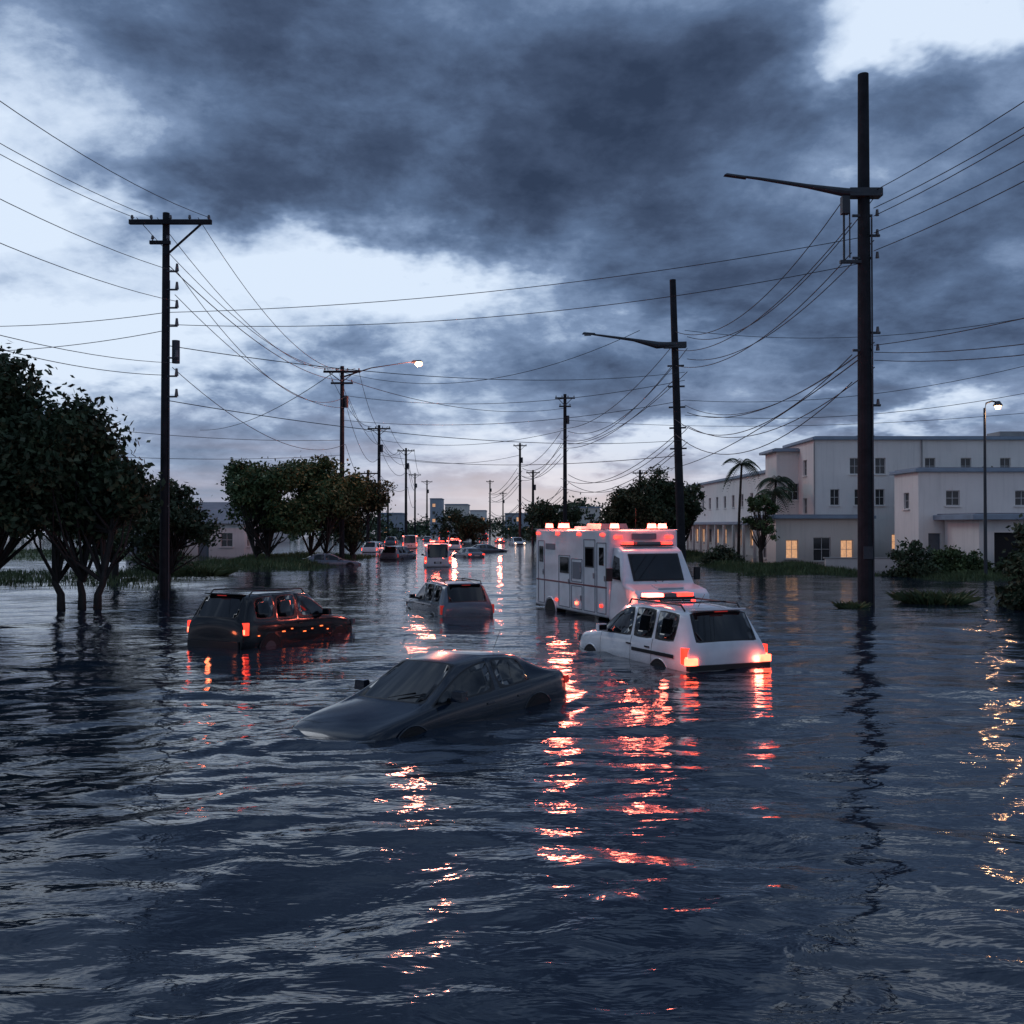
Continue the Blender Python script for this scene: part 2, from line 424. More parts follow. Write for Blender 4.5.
plight('beacon_light',pw(437,566,2.7),350,rad=.3); plight('beacon_light',pw(455,549,2.2),900,rad=.3)
plight('beacon_light',pw(500,543,2.0),900,rad=.3)
# ------------------------------------------------------------------ ambulance
def ambulance():
    h=(.35,-.936); rz=math.atan2(h[1],h[0])
    e=empty('ambulance',(3.27,36.25,-.5),rz)
    M_w=paint('ambulance_white',(.70,.72,.74),(),2,.35,0)
    M_st=simple('red_stripe',(.16,.03,.035),.4,.2,4,0)
    M_pan=simple('ambulance_grey_panel',(.13,.15,.18),.45,.15,3,.05)
    b=MB()
    b.box((0,0,2.08),(6.4,2.62,2.94),M_w)
    b.build('box_body',e,bevel=.09,seg=3)
    c=MB()
    prof=[(3.20,.55),(5.25,.55),(5.32,.95),(5.25,1.50),(5.05,1.66),(4.30,1.80),(3.78,2.86),(3.52,2.98),(3.20,2.98)]
    wl,wu=1.30,1.12
    for (sgn) in (1,-1):
        pts=[(p[0],sgn*(wl if p[1]<1.9 else wu),p[1]) for p in prof]
        c.quad(pts if sgn<0 else pts[::-1],M_w)
    for i in range(len(prof)):
        a=prof[i]; q=prof[(i+1)%len(prof)]
        wa=wl if a[1]<1.9 else wu; wq=wl if q[1]<1.9 else wu
        c.quad([(a[0],-wa,a[1]),(a[0],wa,a[1]),(q[0],wq,q[1]),(q[0],-wq,q[1])][::-1],M_w)
    o=c.build('cab',e)
    bmx=bmesh.new(); bmx.from_mesh(o.data); bmesh.ops.remove_doubles(bmx,verts=bmx.verts,dist=1e-4); bmesh.ops.recalc_face_normals(bmx,faces=bmx.faces); bmx.to_mesh(o.data); bmx.free()
    md=o.modifiers.new('b','BEVEL'); md.width=.07; md.segments=3; md.limit_method='ANGLE'
    d=MB()
    ang=math.atan2(3.78-4.30,2.86-1.80)
    d.box((4.065,0,2.33),(.03,1.72,.86),M_glass,ry=ang)
    d.box((4.055,0,2.33),(.03,1.84,.96),M_trim,ry=ang)
    for s in (1,-1):
        d.tube([(4.28,s*.1,1.86),(4.13,s*.55,2.18)],.012,M_trim,5)
        d.quad([(3.34,s*1.285,1.95),(4.05,s*1.29,1.92),(3.75,s*1.17,2.62),(3.34,s*1.16,2.70)],M_glass)
        d.box((3.9,s*1.62,2.1),(.10,.20,.42),M_trim); d.box((3.9,s*1.42,2.0),(.04,.4,.03),M_trim)
        d.box((5.08,s*1.05,1.25),(.35,.36,.24),M_lens)
        d.box((5.27,s*.62,1.28),(.06,.22,.12),M_red)
        d.tube([(4.45,s*.9,.45),(4.45,s*1.31,.45)],.50,M_black,24)
        d.tube([(4.45+.55*math.cos(t),s*1.30,.45+.55*math.sin(t)) for t in np.linspace(0,math.pi,14)],.03,M_w,6)
        d.tube([(-1.7,s*.9,.45),(-1.7,s*1.33,.45)],.50,M_black,24)
        d.tube([(-1.7+.56*math.cos(t),s*1.315,.45+.56*math.sin(t)) for t in np.linspace(0,math.pi,14)],.03,M_w,6)
        d.box((0,s*1.312,1.62),(6.2,.012,.06),M_st)
        for (x0,x1,z0,z1) in ((2.35,3.05,.75,3.1),(1.3,2.2,.75,3.2),(.25,1.15,.75,1.55),(.25,1.15,1.7,2.5),(-.9,.1,.75,2.6),(-2.9,-2.3,.75,3.1)):
            for (cx,cz,lx,lz) in (((x0+x1)/2,z0,x1-x0,.03),((x0+x1)/2,z1,x1-x0,.03),(x0,(z0+z1)/2,.03,z1-z0),(x1,(z0+z1)/2,.03,z1-z0)):
                d.box((cx,s*1.317,cz),(lx,.02,lz),M_pan)
            d.box((x1-.1,s*1.33,(z0+z1)/2),(.05,.03,.18),M_chrome)
        d.box((1.75,s*1.322,2.6),(.62,.02,.62),M_glass); d.box((1.75,s*1.317,2.6),(.70,.02,.70),M_trim)
        d.box((-.4,s*1.322,2.25),(.7,.02,.5),M_glass); d.box((-.4,s*1.317,2.25),(.78,.02,.58),M_trim)
        d.box((2.7,s*1.322,2.65),(.34,.02,.6),M_glass); d.box((-2.6,s*1.322,2.6),(.36,.02,.6),M_glass)
        d.box((-1.7,s*1.322,2.9),(.9,.02,.22),M_pan); d.box((.7,s*1.322,2.1),(.7,.02,.6),M_pan)
        for xx in (-2.9,-1.0,.9,2.8): d.box((xx,s*1.335,3.38),(.26,.05,.09),M_red)
        d.box((0,s*1.33,3.54),(6.3,.03,.03),M_chrome)
        d.box((3.23,s*.95,3.3),(.06,.28,.11),M_red)
        d.box((.7,s*1.34,.95),(.16,.03,.10),M_tailhot); d.box((-1.1,s*1.34,.95),(.16,.03,.10),M_tail); d.box((2.7,s*1.34,1.0),(.16,.03,.10),M_tail)
    d.box((5.33,0,.80),(.2,2.5,.26),M_trim)
    d.box((5.30,0,1.22),(.06,1.1,.36),M_trim)
    for k in range(4): d.box((5.34,0,1.10+k*.085),(.03,1.05,.02),M_chrome)
    d.box((4.8,0,1.74),(.5,.9,.05),M_w,ry=.17)
    d.box((3.24,0,3.32),(.06,.9,.2),M_pan)
    d.box((3.45,0,3.03),(.34,1.8,.05),M_trim)
    d.box((3.45,0,3.10),(.28,.9,.09),M_lens)
    d.box((3.45,.72,3.10),(.28,.30,.09),M_red); d.box((3.45,-.72,3.10),(.28,.30,.09),M_red)
    for yy in (.85,.45,-.95): 
        d.box((2.95,yy,3.57),(.3,.34,.04),M_trim); d.box((2.95,yy,3.67),(.22,.26,.16),M_redhot,taper=(.8,.8))
    for (xx,yy) in ((-2.8,-.9),(-2.8,.9),(-.9,-1.05),(-1.2,-1.05)): 
        d.box((xx,yy,3.57),(.28,.34,.04),M_trim); d.box((xx,yy,3.67),(.22,.26,.18),M_redhot,taper=(.8,.8))
    d.box((.2,.1,3.65),(1.3,1.1,.2),M_pan,taper=(.9,.9)); d.box((-1.9,.2,3.60),(.6,.6,.1),M_w)
    d.tube([(1.5,.6,3.5),(1.5,.6,4.3)],.008,M_trim,4)
    d.box((-3.215,0,2.1),(.02,2.2,2.6),M_pan)
    d.box((-3.3,0,.62),(.3,2.4,.12),M_trim)
    d.build('fittings',e,bevel=.012)
    for (lx,ly,lz,en,rd) in ((3.1,-.2,4.25,230,.3),(-1.05,-1.15,4.25,620,.38),(5.0,-1.45,1.4,10,.1)):
        plight('beacon_light',(lx,ly,lz),en,rad=rd,parent=e)
    return e
ambulance()
# ------------------------------------------------------------------ poles
def ztop(px_y,d): return H+(HY-px_y)/F*d
def crossarm(b,z,L,d=.0,brace=True,x=0,ang=0,n=4,th=.12):
    b.box((x,-.18,z),(L,th,th*1.15),M_wood,rz=0)
    for i in range(n):
        u=x-L/2+.12+(L-.24)*i/(n-1)
        b.tube([(u,-.18,z+.06),(u,-.18,z+.14),(u,-.18,z+.16),(u,-.18,z+.30)],[.03,.03,.075,.05],M_insul,8)
def pole(name,X,Y,h,r0=.17,lean=(0,0)):
    e=empty(name,(X,Y,-.5)); e.rotation_euler=(lean[1],lean[0],0)
    b=MB(); hh=h+.5
    b.tube([(0,0,-.5),(0,0,hh*.5),(0,0,hh)],[r0,r0*.85,r0*.68],M_wood,14)
    return e,b,hh
dL=43.6; XL=(165-512)/F*dL; hL=ztop(212,dL)
e,b,hh=pole('utility_pole',XL,dL,hL,.22)
crossarm(b,hh-.45,3.6,x=.25,n=5,th=.17)
crossarm(b,hh-1.35,.9,x=-.2,n=2,th=.13)
b.tube([(.1,-.2,hh-1.9),(1.6,-.2,hh-.55)],.05,M_wood,6)
for k,zq in enumerate((2.6,3.4,4.2,5.0,6.4,7.2,8.1)):
    b.box((.25,-.1,hh-zq),(.6,.07,.07),M_steel)
    b.tube([(.52,-.1,hh-zq+.02),(.52,-.1,hh-zq+.34)],[.09,.05],M_insul,8)
b.tube([(.42,.1,hh-6.6),(.42,.1,hh-5.6)],.17,M_steel,12)
b.tube([(.2,-.12,0),(.2,-.12,hh-3)],.03,M_steel,6)
b.build('pole_and_arms',e,bevel=0)
def simple_pole(px,top,h,arms=1,L=2.4,r=.17,name='utility_pole'):
    d=(h-H)*F/(HY-top); X=(px-512)/F*d
    e,b,hh=pole(name,X,d,h,r)
    crossarm(b,hh-.5,L,n=4,th=.16)
    if arms>1: crossarm(b,hh-1.5,L*.6,n=3,th=.14)
    b.tube([(0,-.15,hh-1.4),(L*.35,-.15,hh-.55)],.04,M_wood,5); b.tube([(0,-.15,hh-1.4),(-L*.35,-.15,hh-.55)],.04,M_wood,5)
    b.tube([(.36,0,hh-3.6),(.36,0,hh-2.6)],.18,M_steel,10)
    return e,b,hh,X,d
e,b,hh,X2,d2=simple_pole(342,366,17,2,3.2,.24)
lz=ztop(362,d2)+.5
b.tube([(0,0,lz-1.3),(2.5,0,lz-.5),(6.1,0,lz+.05)],[.08,.05,.03],M_steel,6)
b.box((6.5,0,lz+.06),(1.0,.4,.2),M_steel,taper=(.7,.6))
b.tube([(6.65,0,lz+.0),(6.65,0,lz-.22),(6.65,0,lz-.36)],[.32,.34,.16],M_lampw,12)
b.build('pole_and_arms',e); plight('lamp_bulb',(X2+6.65,d2-.5,lz-1.3),3000,(1,.27,.17),.6)
LP=[(XL,dL,hL),(X2,d2,17)]
for (px,top,hp) in ((379,425,16.5),(406,448,16.5),(388,488,12),(415,473,16),(427,480,15.5),(368,470,11)):
    e,b,hh,X3,d3=simple_pole(px,top,hp,1,3.0,.26); b.build('pole_and_arms',e); 
    if px in (379,406,415): LP.append((X3,d3,hp))
dR=39.8; XR=(865-512)/F*dR; hR=ztop(72,dR)
e,b,hh=pole('utility_pole',XR,dR,hR,.31)
za=ztop(193,dR)+.5
b.tube([(0,-.2,za-.05),(-.9,-.2,za+.02),(-2.3,-.2,za+.25),(-4.2,-.2,za+.55),(-5.5,-.2,za+.72)],[.15,.17,.09,.06,.04],M_steel,10)
b.box((-5.2,-.2,za+.66),(.9,.26,.08),M_steel,ry=.14,taper=(.8,.7))
b.box((0,-.1,za),(1.3,.5,.32),M_steel)
b.box((-.8,-.15,za-.5),(.3,.3,.7),M_steel)
b.tube([(-.85,-.15,za-.1),(-.85,-.15,za-2.7)],.045,M_steel,6); b.tube([(-.62,-.15,za-.3),(-.62,-.15,za-2.6)],.03,M_steel,6)
b.box((-.55,-.1,za-2.75),(.9,.16,.12),M_steel)
for k,zq in enumerate((.9,1.7,2.6,5.6,6.3,8.5)):
    b.box((.2 if k%2 else -.1,-.1,za-zq),(.8,.09,.09),M_steel)
    b.tube([(.5,-.1,za-zq),(.5,-.1,za-zq+.25)],[.08,.05],M_insul,8)
b.box((0,-.33,2.6),(.38,.02,.5),M_steel)
b.tube([(.26,-.2,0),(.24,-.2,za-1)],.035,M_steel,6)
b.build('pole_and_arms',e)
hR2=21.; dR2=(hR2-H)*F/(525-279); XR2=(682-512)/F*dR2
e,b,hh=pole('utility_pole',XR2,dR2,hR2,.33,lean=(-.03,0))
za=ztop(345,dR2)+.5
b.tube([(0,-.2,za),(-1.3,-.2,za+.02),(-3,-.2,za+.45),(-6.3,-.2,za+1.0)],[.17,.26,.11,.06],M_steel,10)
b.box((-6.2,-.2,za+1.),(1.0,.34,.13),M_steel,ry=.1,taper=(.8,.7)); b.box((-6.3,-.2,za+.9),(.5,.24,.08),M_lens)
b.box((0,-.1,za),(1.6,.5,.4),M_steel)
for zq in (1.5,3,4.5,6,7.5): b.box((0,-.1,za-zq),(1.2,.12,.12),M_steel)
b.build('pole_and_arms',e)
RP=[(XR,dR,hR),(XR2,dR2,hR2)]
for (px,top,hp) in ((565,394,19),(520,443,18),(490,480,17),(503,492,14),(533,470,13),(640,470,12)):
    e,b,hh,X3,d3=simple_pole(px,top,hp,2 if px==565 else 1,2.4,.28); b.build('pole_and_arms',e)
    if px in (565,520,490): RP.append((X3,d3,hp))
# ------------------------------------------------------------------ wires
cu=bpy.data.curves.new('overhead_power_lines','CURVE'); cu.dimensions='3D'; cu.bevel_depth=1.0; cu.bevel_resolution=1
cu.materials.append(M_wire)
def wire(a,b,sag,r=.018,r2=None,n=22):
    sp=cu.splines.new('POLY'); sp.points.add(n-1)
    r2=r2 or r
    for i in range(n):
        t=i/(n-1); q=[a[k]+(b[k]-a[k])*t for k in range(3)]; q[2]-=4*sag*t*(1-t)
        sp.points[i].co=(*q,1); sp.points[i].radius=r+(r2-r)*t
rr=random.Random(11)
Lprev=(-17.5,4,17.0)
for k,(dx,dz) in enumerate(((-1.4,-.2),(-.6,-.2),(1.9,-.2),(.5,-2.6),(.5,-3.9),(.4,-6.6))):
    wire((Lprev[0]+dx,Lprev[1],Lprev[2]+dz),(LP[0][0]+dx,LP[0][1],LP[0][2]+dz),1.0+.9*rr.random(),.013)
for i in range(len(LP)-1):
    A,B=LP[i],LP[i+1]
    for (dx,dz) in ((-1.3,-.2),(-.4,-.2),(1.4,-.2),(.5,-2.6),(.4,-3.6),(.3,-6.8)):
        r0=.010+A[1]*.00012; wire((A[0]+dx,A[1],A[2]+dz),(B[0]+dx*.8,B[1],B[2]+dz),1.2+rr.random()*1.6,r0,.010+B[1]*.00014)
Rprev=(17.0,-2,19)
for (z0,z1) in ((190,165),(207,190),(215,205),(232,238),(250,250),(345,352),(352,365),(360,372)):
    zA=ztop(z0,dR)
    wire((XR+.4,dR,zA),(Rprev[0],Rprev[1],zA+.3-(1.5 if z0>300 else 0)),.8+.9*rr.random(),.016)
for i in range(len(RP)-1):
    A,B=RP[i],RP[i+1]
    for k,zq in enumerate((4.6,5.0,6.0,6.7,7.2,10.8,11.3,11.8,12.4)):
        zq2=zq*(.95 if i==0 else .9)
        wire((A[0]+(.4 if k%2 else -.5),A[1],A[2]-zq),(B[0]+(.4 if k%2 else -.5),B[1],max(5,B[2]-zq2+(.6 if i==0 else 0))),1.3+rr.random()*1.,.014+A[1]*.00016,.014+B[1]*.00016)
def pp(px,py,d): return ((px-512)/F*d,d,ztop(py,d))
for (a,bb,sg) in (
  ((165,312,dL),(865,236,dR),.6),((165,324,dL),(865,262,dR),.9),((-160,318,48),(165,312,dL),.5),((-160,345,48),(165,330,dL),.6),
  ((165,262,dL),(342,380,d2),1.2),((165,345,dL),(685,372,dR2),1.0),
  ((342,378,d2),(565,408,RP[2][1]),1.4),((342,395,d2),(685,380,dR2),1.2),((342,420,d2),(685,400,dR2),1.),
  ((165,400,dL),(685,440,dR2),.9),((-100,400,60),(342,440,d2),.8),((-100,440,60),(342,455,d2),.7),
  ((379,440,LP[2][1]),(565,430,RP[2][1]),1.2),((379,455,LP[2][1]),(685,455,dR2),1.),
  ((685,330,dR2),(1150,290,60),1.5),((685,400,dR2),(1150,330,60),1.5),((685,415,dR2),(1150,365,60),1.3),
  ((865,350,dR),(685,405,dR2),1.5),((865,355,dR),(640,470,RP[2][1]*.9),1.5),((565,420,RP[2][1]),(1150,400,95),1.5),
  ((165,375,dL),(-150,300,30),.5),((406,460,LP[3][1]),(520,455,RP[3][1]),1.),((342,366,d2),(200,430,150),1.5),
  ((342,372,d2),(640,330,dR2),2.2)):
    r=.008+.00016*max(a[2],bb[2])
    wire(pp(*a),pp(*bb),sg,r)
wo=bpy.data.objects.new('overhead_power_lines',cu); COL.objects.link(wo)
def lamp_post(px,py,d):
    X=(px-512)/F*d; z=ztop(py,d)
    e=empty('street_lamp',(X,d,-.5)); b=MB()
    b.tube([(0,0,0),(0,0,z+.2)],[.11,.07],M_steel,10); b.tube([(0,0,z+.1),(.1,0,z+.5),(.45,0,z+.62),(.8,0,z+.55)],[.05]*4,M_steel,8)
    b.tube([(.8,0,z+.62),(.8,0,z+.40),(.8,0,z+.34)],[.12,.26,.28],M_steel,12)
    b.tube([(.8,0,z+.35),(.8,0,z+.15)],[.2,.12],M_lampw,12)
    b.build('lamp_post',e); plight('lamp_bulb',(.8,-.3,z-.15),150,(1,.52,.24),.15,e)
lamp_post(985,403,60)
# ------------------------------------------------------------------ buildings
def wallmat(name,col):
    m,nt,b=newmat(name); co=objco(nt); x,y,z=sep(nt,co)
    n=noise(nt,co,.35,5,.6); st=noise(nt,comb(nt,x*2.2,y*2.2,z*.18),1.2,4,.65)
    c=ramp(nt,n,[(.3,[k*.88 for k in col]),(.7,col)])
    c=mixc(nt,((st-.5)*1.3).clamp(),c,[k*.55 for k in col])
    low=((z*-1.0)+2.0+(n-.5)*1.6)._m('MULTIPLY',.7).clamp()*.4
    c=mixc(nt,low,c,(.14,.14,.14))
    nt.links.new(c.k,b.inputs['Base Color']); b.inputs['Roughness'].default_value=.85
    return m
M_wall=wallmat('white_stucco',(.84,.81,.75)); M_wall2=wallmat('cream_stucco',(.76,.71,.62)); M_wall3=wallmat('blue_grey_siding',(.40,.43,.47))
M_roof=simple('roof_membrane',(.20,.22,.25),.8,.2,.7,.2)
M_fascia=simple('roof_fascia',(.22,.29,.36),.5,.15,1,.05)
M_winframe=simple('window_frame',(.55,.55,.53),.5,.1,3,0)
M_wing=simple('window_glass',(.02,.025,.03),.12,.2,1,0)
M_warm=emis('lit_window',(1,.52,.27),.6,(.2,.15,.1))
M_dark=simple('dark_interior',(.01,.01,.012),.9,.1,1,0)
M_shut=simple('roller_door',(.10,.12,.14),.6,.2,2,.2)
def facade(b,p0,p1,z0,z1,ops,wall,dep=.18):
    d=Vector((p1[0]-p0[0],p1[1]-p0[1],0)); L=d.length; d.normalize(); n=Vector((d.y,-d.x,0))
    def W(u,z,o=0): q=Vector((p0[0],p0[1],0))+d*u+n*o; return (q.x,q.y,z)
    us=sorted({0,L}|{o[0] for o in ops}|{o[2] for o in ops}); zs=sorted({z0,z1}|{o[1] for o in ops}|{o[3] for o in ops})
    for i in range(len(us)-1):
        for j in range(len(zs)-1):
            cu_,cz=(us[i]+us[i+1])/2,(zs[j]+zs[j+1])/2
            if any(o[0]<cu_<o[2] and o[1]<cz<o[3] for o in ops): continue
            b.quad([W(us[i],zs[j]),W(us[i+1],zs[j]),W(us[i+1],zs[j+1]),W(us[i],zs[j+1])],wall)
    ang=math.atan2(d.y,d.x)
    for o in ops:
        a,c,e_,f=o[:4]; k=o[4]
        b.quad([W(a,c),W(a,f),W(a,f,-dep),W(a,c,-dep)],wall); b.quad([W(e_,c),W(e_,f),W(e_,f,-dep),W(e_,c,-dep)],wall)
        b.quad([W(a,f),W(e_,f),W(e_,f,-dep),W(a,f,-dep)],wall); b.quad([W(a,c),W(e_,c),W(e_,c,-dep),W(a,c,-dep)],wall)
        g={'win':M_wing,'lit':M_warm,'door':M_shut,'dark':M_dark}[k]
        b.quad([W(a,c,-dep),W(e_,c,-dep),W(e_,f,-dep),W(a,f,-dep)],g)
        if k in('win','lit'):
            def bar(u,z,lu,lz,oo=-dep+.03,t=.05): q=W(u,z,oo); b.box(q,(lu,t,lz),M_winframe,rz=ang)
            bar((a+e_)/2,c+.03,e_-a-.01,.05); bar((a+e_)/2,f-.03,e_-a-.01,.05)
            bar(a+.03,(c+f)/2,.05,f-c-.12); bar(e_-.03,(c+f)/2,.05,f-c-.12)
            bar((a+e_)/2,(c+f)/2,.04,f-c-.12); bar((a+e_)/2,(c+f)/2+.002,(e_-a)-.12,.04,-dep+.035)
            q=W((a+e_)/2,c-.05,.05); b.box(q,(e_-a+.2,.16,.09),wall,rz=ang)
def block(name,p0,p1,depth,z1,front,left=(),wall=M_wall,over=.3,parapet=.25,right=()):
    e=empty(name); b=MB()
    d=Vector((p1[0]-p0[0],p1[1]-p0[1],0)).normalized(); n=Vector((-d.y,d.x,0))
    q0=(p0[0]+n.x*depth,p0[1]+n.y*depth); q1=(p1[0]+n.x*depth,p1[1]+n.y*depth)
    facade(b,p0,p1,-1,z1,front,wall); facade(b,q0,p0,-1,z1,left,wall); facade(b,p1,q1,-1,z1,right,wall); facade(b,q1,q0,-1,z1,[],wall)
    b.build('walls_and_windows',e)
    r=MB(); L=(Vector(p1)-Vector(p0)).length
    c=((p0[0]+q1[0])/2,(p0[1]+q1[1])/2,z1+parapet/2+.002)
    r.box(c,(L+2*over,depth+2*over,parapet),M_fascia,rz=math.atan2(d.y,d.x))
    r.box((c[0],c[1],z1+parapet+.05),(L+2*over-.6,depth+2*over-.6,.1),M_roof,rz=math.atan2(d.y,d.x))
    r.build('roof',e,bevel=.03)
    return e
def wins(us,z,w_=1.1,h_=1.3,k='win'): return [(u,z,u+w_,z+h_,k) for u in us]
zA=ztop(440,86)
A=block('white_two_storey_building',(26.2,86),(66,86.0),9,zA,
  wins([3.0,5.2,9.5,12.6,16,19.5,23,27,31],7.6,.9,1.4)+wins([1.3,3.4,5.2,6.9],4.9,.8,1.4)+wins([11.8,15,18],4.9,.9,1.5)+wins([1.2,3.6,6.6,],1.1,.8,1.3,'lit'),
  left=wins([2,5.5],7.6,1.1,1.4)+wins([2,5.5],4.2,1.1,1.4))
m=MB(); m.box((46,92,zA+.75),(3,2.5,.9),M_conc); m.box((56,93,zA+.7),(2,2,.8),M_steel); m.box((32,90.5,zA+.5),(1.6,1.2,.5),M_steel)
m.tube([(26.1,85.9,-.5),(26.1,85.9,zA)],.07,M_conc,8); m.tube([(35.4,85.9,-.5),(35.4,85.9,zA)],.07,M_conc,8)
for xx in (30.5,38.5,44): m.box((xx,85.8,7.1),(.8,.4,.55),M_conc)
m.build('rooftop_units',A,bevel=.03)
B=block('street_side_building',(24.6,140),(25.6,95.5),10,8.4,
  [(u,5.2,u+1.2,6.6,'win') for u in range(2,43,4)]+[(u,1.0,u+1.5,2.7,'win' if u%3==2 else 'lit') for u in range(2,43,4)],wall=M_wall)
m=MB()
for k in range(10):
    yy=96+k*4.6; m.box((23.4,yy,1.3),(.28,.28,3.8),M_wall)
m.box((24.2,118,3.4),(2.2,44,.30),M_fascia,rz=.02)
m.build('porch',B,bevel=.02)
Bm=block('stair_block',(24.2,91),(28.4,91),4,ztop(452,91),[(1,5.5,2,7,'win'),(1.2,.8,2.4,2.6,'lit')],left=[(1,5,2.2,6.4,'win')],over=.5)
Dk=block('low_shop_building',(21.2,80),(28.6,80),5.5,3.7,[(.8,.5,1.8,2.0,'lit'),(3.0,.3,4.4,2.2,'win'),(5.2,.5,6.2,2.0,'lit')],left=[(1,.4,2.5,2.2,'win')],wall=M_wall2,over=.5)
zC=ztop(472,72)
C=block('annex_building',(29.4,72),(56,72),4.5,zC,
  wins([2.0,7.0,12.],4.6,1.0,1.1)+[(.7,.4,1.6,2.6,'door')],left=wins([1.8],4.4,1,1.2))
Cc=block('garage_building',(31.2,66.5),(52,66.5),5.3,3.55,
  [(1.0,-.9,4.2,2.7,'dark'),(5.4,.8,6.8,2.1,'win'),(8.2,-.9,11.6,2.7,'door')],over=.75,parapet=.36)
m=MB(); e=empty('garden_wall')
m.box((25.5,70,.1),(7,.25,1.5),M_wall); m.box((25.5,70,.89),(7.2,.36,.08),M_conc)
m.build('wall',e,bevel=.01)
hs=empty('white_house',(-31,104,0)); b=MB()
facade(b,(-4,-3.5),(4,-3.5),-1,3.4,wins([1,5.6],1.0,1.2,1.4)+[(3.3,-.4,4.4,2.2,'door')],M_wall); facade(b,(4,-3.5),(4,4),-1,3.4,wins([1,4.5],1.,1.2,1.4),M_wall)
facade(b,(-4,4),(-4,-3.5),-1,3.4,[],M_wall); facade(b,(4,4),(-4,4),-1,3.4,[],M_wall)
b.quad([(-4.5,-4,3.35),(4.5,-4,3.35),(4.5,.2,5.6),(-4.5,.2,5.6)],M_roof); b.quad([(-4.5,4.5,3.35),(4.5,4.5,3.35),(4.5,.2,5.6),(-4.5,.2,5.6)],M_roof)
b.quad([(-4,-3.5,3.4),(-4,4,3.4),(-4,.2,5.5)],M_wall); b.quad([(4,-3.5,3.4),(4,4,3.4),(4,.2,5.5)],M_wall)
b.build('walls_and_roof',hs)
hs2=block('garage_outbuilding',(-38,98),(-34.5,98),5,3.2,[(.6,-.5,2.9,2.2,'door')],wall=M_wall3)
def distant(px0,px1,top,d,wall,n=5):
    x0=(px0-512)/F*d; x1=(px1-512)/F*d; zt=ztop(top,d); L=x1-x0
    ops=[]; st=max(2.8,L/n)
    zz_=1.2
    while zz_+1.8<zt:
        u=1.
        while u+1.6<L: ops.append((u,zz_,u+1.3,zz_+1.4,random.choice(['win','win','lit']))); u+=st
        zz_+=3.2
    block('distant_building',(x0,d),(x1,d),12,zt,ops,wall=wall,over=.2)
distant(445,468,505,300,M_wall2); distant(470,486,511,350,M_wall); distant(380,402,514,260,M_wall3); distant(533,556,512,260,M_wall)
distant(245,275,517,180,M_wall); distant(430,442,499,420,M_wall3); distant(560,600,508,230,M_wall2); distant(505,530,514,330,M_wall3)
# ------------------------------------------------------------------ vegetation
def leafmat(name,c0,c1):
    m,nt,b=newmat(name); co=objco(nt)
    n=noise(nt,co,.9,3,.6)
    c=ramp(nt,n,[(.35,c0),(.65,c1)]); nt.links.new(c.k,b.inputs['Base Color'])
    b.inputs['Roughness'].default_value=.6; b.inputs['Specular IOR Level'].default_value=.2
    return m
M_leaf=leafmat('dark_foliage',(.020,.034,.020),(.07,.10,.05)); M_leaf2=leafmat('green_foliage',(.035,.065,.028),(.10,.15,.06))
M_bark=simple('bark',(.04,.037,.034),.9,.3,3,.6,bdist=.03,spec=.2)
M_grass=leafmat('wet_grass',(.03,.05,.022),(.10,.14,.06))
def leaves(centers,sig,per,size,rg,flat=.75):
    n=len(centers)*per
    c=np.repeat(centers,per,0)+rg.normal(size=(n,3))*np.repeat(sig,per)[:,None]*np.array([1,1,flat])
    a=rg.normal(size=(n,3)); a/=np.linalg.norm(a,axis=1)[:,None]
    b_=np.cross(a,rg.normal(size=(n,3))); b_/=np.linalg.norm(b_,axis=1)[:,None]
    s=(size*(.6+.8*rg.random(n)))[:,None]
    a=a*s; b_=b_*s*.55
    v=np.stack([c-a,c-b_*.9+a*.1,c+a,c+b_],1).reshape(-1,3)
    f=np.arange(n*4).reshape(n,4); return v,f
